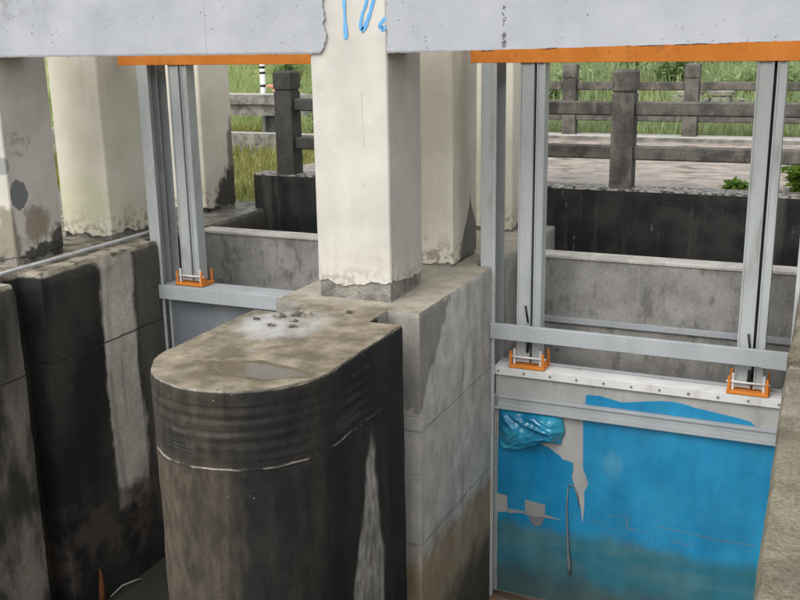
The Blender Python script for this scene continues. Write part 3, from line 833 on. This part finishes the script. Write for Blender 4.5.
# bare patches, hanging strip, scratches
for pts in ([(1.41, -2.47), (1.625, -2.49), (1.632, -2.635), (1.42, -2.645)], [(1.225, -2.61), (1.41, -2.60), (1.412, -2.632), (1.30, -2.64), (1.225, -2.655)],
            [(1.632, -2.60), (1.79, -2.628), (1.79, -2.636), (1.632, -2.634)]):
    b = MB(); b.slab(ragged(pts, .03, .006, 3), 1.6895, 1.6919); b.build('bare_patch', 'patch', G)
b = MB(); b.slab(ragged([(1.45, -2.648), (1.625, -2.640), (1.60, -2.72), (1.54, -2.755), (1.48, -2.72)], .03, .006, 4), 1.6860, 1.6919); b.build('peeled_flap', 'greyplate', G)
b = MB(); b.tube([(1.865, 1.682, -2.24), (1.858, 1.676, -2.45), (1.872, 1.672, -2.70), (1.888, 1.668, -2.95), (1.902, 1.665, -3.10), (1.912, 1.664, -3.22)], [.005, .009, .010, .013, .024, .010], 7); b.build('hanging_strip', 'greyplate', G)
b = MB(); b.tube([(1.868, 1.684, -2.25), (1.885, 1.682, -2.21), (1.925, 1.684, -2.23), (1.962, 1.683, -2.32), (1.985, 1.684, -2.45)], [.004, .007, .008, .007, .004], 6); b.build('film_curl', 'greyplate', G)
for (xa, za, xb, zb_) in ((2.25, -2.485, 2.47, -2.478), (2.47, -2.48, 2.473, -2.585), (2.473, -2.585, 2.66, -2.605), (2.79, -2.515, 3.29, -2.545), (2.90, -2.56, 2.905, -2.65), (2.905, -2.65, 3.11, -2.66), (3.11, -2.60, 3.112, -2.665), (3.29, -2.545, 3.69, -2.54)):
    b = MB(); d = Vector((xb - xa, zb_ - za)).normalized() * .005
    d *= .55; b.slab(ragged([(xa - d.y, za + d.x), (xb - d.y, zb_ + d.x), (xb + d.y, zb_ - d.x), (xa + d.y, za - d.x)], .04, .004, xa), 1.6905, 1.6919); b.build('scratch', 'greyplate', G)

# gate of the narrow bay, raised
G2 = thing('sluice_gate', (-1.62, 1.75, -3.1), 'slate grey sluice gate behind the pale beam in the narrow left bay', 'gate', 'sluice gates')
b = MB(); b.box(-2.94, -.31, 1.700, 1.83, -3.60, -.545, .004); b.build('skin_plate', 'greyplate', G2)
b = MB(); b.box(-2.945, -.305, 1.662, 1.90, -.540, -.518, .003); b.build('top_cap', 'beam', G2)
b = MB(); b.box(-2.915, -2.885, 1.672, 1.6995, -3.55, -.56, .002); b.build('side_seal', 'steel', G2)

# breast walls
def breast(xa, xb, label):
    t = thing('breast_wall', ((xa + xb) / 2, 2.5, -4.0), label, 'wall', 'concrete breast walls behind the gates')
    b = MB(); b.box(xa, xb, 2.45, 2.64, -4.0, -.055, .012); b.build('wall_body', 'breast', t)
    b = MB(); b.box(xa, xb, 2.425, 2.66, -.054, -.012, .010); b.build('coping', 'breast', t)
    b = MB(); b.box(xa, xb, 2.405, 2.449, -.735, -.675, .003); b.build('seal_ledge', 'beam', t)
breast(-2.945, -.305, 'grey concrete breast wall with pale coping behind the left gate')
breast(1.065, 3.875, 'grey concrete breast wall with pale coping behind the blue gate')

# ------------------------------------------------------------------ far wall, paved way and railings
b = MB(); b.box(-3.12, 14, 3.96, 4.34, -4.2, .47, .02)
tag(b.build('channel_wall', 'blackwall', None, (0, 4.1, -4.2)), 'black damp wall across the channel, carrying the near railing', 'wall')
b = MB(); b.box(-3.12, 14, 4.345, 10.05, -.6, .42, .01)
tag(b.build('pavement', 'paving'), 'wet tan paved way between the two railings', None, None, 'structure')
b = MB(); b.box(-3.12, 14, 10.055, 10.50, -.6, .50, .02)
tag(b.build('kerb', 'kerb'), 'pale kerb under the rear railing', None, None, 'structure')

def rail_post(parent, x, y, z0, h, w=.25):
    bm = bmesh.new()
    hw = w / 2
    prof = [(0, hw), (h - .27, hw), (h - .262, hw - .014), (h - .238, hw - .014), (h - .23, hw + .004), (h - .025, hw + .004), (h, hw - .022)]
    b = MB(); vs, fs = [], []
    for z, q in prof: vs += [(x - q, y - q, z0 + z), (x + q, y - q, z0 + z), (x + q, y + q, z0 + z), (x - q, y + q, z0 + z)]
    for k in range(len(prof) - 1):
        for i in range(4):
            j = (i + 1) % 4; fs.append((k * 4 + i, k * 4 + j, k * 4 + 4 + j, k * 4 + 4 + i))
    fs += [(3, 2, 1, 0), tuple(range(len(prof) * 4 - 4, len(prof) * 4))]
    bm.free()
    bm = bmesh.new()
    bv = [bm.verts.new(v) for v in vs]
    bf = [bm.faces.new([bv[i] for i in f_]) for f_ in fs]
    r_ = bmesh.ops.inset_individual(bm, faces=[bf[0], bf[2]], thickness=.045, depth=-.012)
    bm.verts.index_update()
    b.add([v.co.copy() for v in bm.verts], [[v.index for v in f_.verts] for f_ in bm.faces]); bm.free()
    return b.build('post', 'railing', parent)
near = thing('railing', (2, 4.12, .47), 'dark weathered concrete railing nearest, on the black channel wall', 'railing', 'concrete railings of the paved way')
xs = [-2.63, -.41, 1.80, 4.02, 6.24]
for x in xs: rail_post(near, x, 4.12, .47, 1.34)
for a, c in zip(xs[:-1], xs[1:]):
    for z0, z1 in ((1.30, 1.455), (.80, .955)):
        b = MB(); b.box(a + .126, c - .126, 4.05, 4.19, z0, z1, .015); b.build('rail', 'railing', near)
rear = thing('railing', (2, 10.28, .5), 'farther weathered concrete railing across the paved way, before the grass', 'railing', 'concrete railings of the paved way')
xs = [-2.60, -.40, 1.70, 3.85, 6.0]
for x in xs: rail_post(rear, x, 10.28, .50, 1.22, .235)
for a, c in zip(xs[:-1], xs[1:]):
    for z0, z1 in ((1.27, 1.41), (.74, .88)):
        b = MB(); b.box(a + .118, c - .118, 10.21, 10.35, z0, z1, .015); b.build('rail', 'railing', rear)

# ------------------------------------------------------------------ small things on the near structures
b = MB(); b.tube([(-3.26, -3.2 + .25 * k, .036 + .006 * n3(k * .7, 0, 0)) for k in range(21)] + [(-3.262, 2.0, .036)], .020, 10)
tag(b.build('thin_pipe', 'pipe', None, (-3.26, -1, .02)), 'thin grey pipe lying along the edge in front of the left pillars', 'pipe')
b = MB(); b.tube([(-2.93, .24, -3.79), (-2.90, .42, -3.74), (-2.87, .62, -3.77), (-2.85, .72, -3.80)], [.006, .010, .009, .004], 6)
tag(b.build('twig', 'twig', None, (-2.9, .4, -3.8)), 'thin pale twig at the waterline of the left wall', 'twig')
b = MB(); b.tube([(-2.90, .08, -3.85), (-2.895, .085, -3.62), (-2.90, .10, -3.44), (-2.91, .105, -3.36)], [.028, .034, .024, .006], 7)
tag(b.build('rusty_rod', 'rust', None, (-2.9, .08, -3.85)), 'short rusty brown rod standing at the foot of the left wall', 'rod')

# ------------------------------------------------------------------ bank and vegetation beyond the paved way
def bank_z(x, y):
    base = -.15 + .35 * max(0, min(1, (x + 5.5) / 2.5)) * (1 if y > 9 else .4)
    rise = max(0, y - 12.5)
    return base + min(2.6, rise * .13) + .10 * n3(x, y, 0, .35) + .05 * n3(x, y, 5, 1.1)
vs, fs = [], []
gx = [-60 + 1.5 * k for k in range(81)]; gy = [4.46 + .5 * k for k in range(31)] + [20 + 2.5 * k for k in range(24)]
for y in gy:
    for x in gx:
        hide = x > -3.4 and y < 10.6
        vs.append((x, y, bank_z(x, y) if not hide else -1.0))
for j in range(len(gy) - 1):
    for i in range(len(gx) - 1):
        a = j * len(gx) + i; fs.append((a, a + 1, a + len(gx) + 1, a + len(gx)))
b = MB(); b.add(vs, fs, True)
tag(b.build('terrain', 'bank'), 'green bank rising behind the railings', None, None, 'structure')

def blades(n, sampler, h0, h1, w, seed, lean=.5):
    rd = random.Random(seed); vs, fs = [], []
    for _ in range(n):
        x, y = sampler(rd); z = bank_z(x, y) - .03
        h = rd.uniform(h0, h1); a = rd.uniform(0, 6.28); l = rd.uniform(.05, lean) * h
        dx, dy = math.cos(a), math.sin(a); sx, sy = -dy * w * rd.uniform(.6, 1.4), dx * w
        o = len(vs)
        vs += [(x - sx, y - sy, z), (x + sx, y + sy, z), (x + dx * l * .3 - sx * .8, y + dy * l * .3 - sy * .8, z + h * .55), (x + dx * l * .3 + sx * .8, y + dy * l * .3 + sy * .8, z + h * .55), (x + dx * l, y + dy * l, z + h * (1 - .3 * l / h))]
        fs += [(o, o + 1, o + 3, o + 2), (o + 2, o + 3, o + 4)]
    b = MB(); b.add(vs, fs); return b
def build_fast(b, name, mat):
    me = bpy.data.meshes.new(name); me.from_pydata([tuple(c * S for c in v) for v in b.v], [], b.f); me.materials.append(MATS[mat])
    o = bpy.data.objects.new(name, me); col.objects.link(o); return o
def clumpy(x0, x1, y0, y1, thr, sc=.6, off=0):
    def smp(rd):
        while True:
            x, y = rd.uniform(x0, x1), rd.uniform(y0, y1)
            if n3(x, y, off, sc) > thr or rd.random() < .12: return x, y
    return smp
tag(build_fast(blades(34000, clumpy(-6, 8, 10.6, 24, -.25), .18, .5, .012, 1), 'grass', 'grass_blades'), 'green grass covering the bank behind the railings', None, None, 'stuff')
tag(build_fast(blades(7000, clumpy(-6, 8, 10.7, 21, .12, .8, 4), .5, 1.0, .017, 2, .8), 'tall_grass', 'reed_leaves'), 'tall arching reed grass in clumps on the bank', None, None, 'stuff')
tag(build_fast(blades(5000, clumpy(-2, 8, 10.7, 17, .1, .9, 8), .25, .55, .012, 5, .8), 'dry_grass', 'dry_grass'), 'yellowed dry grass scattered on the bank', None, None, 'stuff')
tag(build_fast(blades(15000, clumpy(-11, -3.3, 5.2, 14, -.2, .8, 2), .15, .45, .012, 3, .7), 'meadow_grass', 'dry_grass'), 'yellow green grass beside the black plinth on the left', None, None, 'stuff')
tag(build_fast(blades(16000, clumpy(-20, -5, 12.5, 26, -.2, .6, 3), .2, .6, .016, 4, .6), 'far_grass', 'grass_blades'), 'green grass on the bank beyond the grey ledge at left', None, None, 'stuff')

def leafy(name, loc, rad, n, leaf, mat, label, cat, seed, group=None, stems=7):
    """plant with separate leaves on bending stems"""
    rd = random.Random(seed); x0, y0, z0 = loc
    t = thing(name, loc, label, cat, group)
    sb = MB(); vs, fs = [], []
    tips = []
    for k in range(stems):
        a = rd.uniform(0, 6.28); q = rd.uniform(.3, 1)
        pts = [(x0 + math.cos(a) * rad[0] * q * w * .9, y0 + math.sin(a) * rad[1] * q * w * .9, z0 - .03 + rad[2] * 1.6 * (1 - .4 * q) * w ** .8) for w in (0, .35, .7, 1)]
        sb.tube(pts, [.014, .011, .008, .004], 5); tips.append(pts)
    for k in range(n):
        pts = rd.choice(tips); w = rd.random() ** .7 * 2.999; i = int(w); w -= i
        c = Vector(pts[i]).lerp(Vector(pts[i + 1]), w) + Vector((rd.gauss(0, .25) * rad[0], rd.gauss(0, .25) * rad[1], rd.gauss(0, .16) * rad[2]))
        if c.z < z0 + .02: c.z = z0 + .02 + rd.random() * .1
        d = Vector((rd.gauss(0, 1), rd.gauss(0, 1), rd.uniform(-.5, .7))).normalized(); s_ = d.cross(Vector((0, 0, 1))).normalized(); up = s_.cross(d)
        L = leaf * rd.uniform(.6, 1.3); W = L * .32
        o = len(vs)
        vs += [c, c + d * L * .45 + s_ * W + up * L * .06, c + d * L * .5 - up * L * .05, c + d * L * .45 - s_ * W + up * L * .06, c + d * L - up * L * .16]
        fs += [(o, o + 1, o + 2), (o, o + 2, o + 3), (o + 1, o + 4, o + 2), (o + 2, o + 4, o + 3)]
    sb.build('stem', 'dark_leaves', t)
    b = MB(); b.add(vs, fs); lo = build_fast(b, 'leaves', mat)
    lo.data.transform(Matrix.Translation(-Vector(loc) * S)); lo.parent = t
    return t
leafy('leafy_bush', (3.72, 4.72, .42), (.27, .22, .26), 320, .13, 'broad_leaves', 'bright green broad leaved bush beside the right lifting post, at the photo edge', 'bush', 3)
leafy('leafy_bush', (3.02, 4.65, .42), (.20, .16, .08), 120, .10, 'broad_leaves', 'low bright green weed on the wet paving left of the right lifting post', 'weed', 5)
leafy('leafy_bush', (4.25, 6.6, .42), (.55, .5, .55), 500, .16, 'broad_leaves', 'tall bright green bush farther back at the right edge', 'bush', 7)
leafy('leafy_bush', (-6.05, 11.4, .1), (.55, .5, .95), 420, .20, 'dark_leaves', 'dark green leafy bush behind the black railing post', 'bush', 8)
rd = random.Random(21)
bushes = [(-2.2, 15.2, 'green shrub behind the left post of the rear railing, beside the lifting post'), (-1.2, 20.5, 'green shrub high on the bank just above the nearest railing post'),
          (.2, 17.5, 'green shrub on the bank left of the rear railing post with the stones'), (1.2, 21.0, 'green shrub high on the bank above the flat stones'),
          (2.4, 16.2, 'green shrub on the bank behind the right lifting post'), (-12.6, 21.0, 'green shrub on the far bank above the black railing post at left')]
for k, (x, y, lab) in enumerate(bushes):
    leafy('bank_shrub', (x, y, bank_z(x, y)), (rd.uniform(.8, 1.3), .8, rd.uniform(.5, .8)), 420, .20, 'dark_leaves' if k % 3 else 'reed_leaves', lab, 'shrub', 40 + k, 'shrubs on the bank')

# stones on the bank between the rails
for k, (x, z, w, h) in enumerate(((.95, .86, .34, .10), (1.35, .80, .40, .11), (1.78, .83, .36, .12), (2.15, .81, .34, .10), (1.15, .98, .5, .08), (1.75, 1.0, .55, .07))):
    b = MB(); b.box(x - w / 2, x + w / 2, 13.9 + .05 * (k % 2), 14.3, z - .0, z + h, .0, .03, 3)
    tag(b.build('bank_stone', 'kerb', None, (x, 14, z)), ['flat grey stone at the left end of the lower row beyond the rear railing', 'flat grey stone second from left in the lower row beyond the rear railing', 'flat grey stone second from right in the lower row beyond the rear railing', 'flat grey stone at the right end of the lower row beyond the rear railing', 'left one of the two thin upper stones beyond the rear railing', 'right one of the two thin upper stones beyond the rear railing'][k], 'stone', 'stones laid in the bank')

# ledge, marker and scraps on the far bank at left
t = thing('concrete_ledge', (-7.6, 11.2, .2), 'long grey concrete ledge with a pale top beyond the black post', 'ledge')
b = MB(); b.box(-13, -5.6, 11.0, 11.6, .90, 1.10, .02, .012, 12); b.build('ledge_beam', 'kerb', t)
b = MB(); b.box(-13, -5.4, 11.12, 11.6, .66, .895, .01, .01, 10); b.build('ledge_board', 'kerb', t)
for x in (-11.5, -9.4, -7.15):
    b = MB(); b.box(x - .16, x + .16, 11.2, 11.55, -.3, .655, .01); b.build('support', 'blackwall', t)
b = MB(); b.box(-13, -4.6, 10.62, 10.95, -.3, .32, .02, .01, 10)
tag(b.build('low_wall', 'kerb', None, (-8, 10.8, -.3)), 'low grey concrete wall with a pale top below the long ledge', 'wall')
t = thing('marker_post', (-7.75, 11.9, .2), 'slim white marker post with dark bands standing behind the grey ledge', 'marker post')
b = MB(); b.tube([(-7.75, 11.9, .1), (-7.75, 11.9, 1.80)], .062, 10); b.build('shaft', 'cap', t)
for z in (1.22, 1.50, 1.62):
    b = MB(); b.tube([(-7.75, 11.9, z), (-7.75, 11.9, z + .055)], .066, 10); b.build('dark_band', 'black_rubber', t)
b = MB()
for (dx, dz, a, l) in ((0, .0, .5, .34), (.06, .06, 2.6, .26), (-.04, .10, .1, .22), (.10, .02, 1.9, .16)):
    b.tube([(-7.12 + dx, 11.25, 1.16 + dz), (-7.12 + dx + .5 * l * math.cos(a), 11.22, 1.16 + dz + .35 * l * abs(math.sin(a)) + .02), (-7.12 + dx + l * math.cos(a), 11.26, 1.16 + dz + .1 * l)], [.028, .034, .016], 6)
tag(b.build('cloth_scrap', 'pink', None, (-7.12, 11.25, 1.1)), 'crumpled pinkish orange scrap lying on the grey ledge', 'scrap')

for o in bpy.data.objects:
    if '_o' in o: del o['_o']
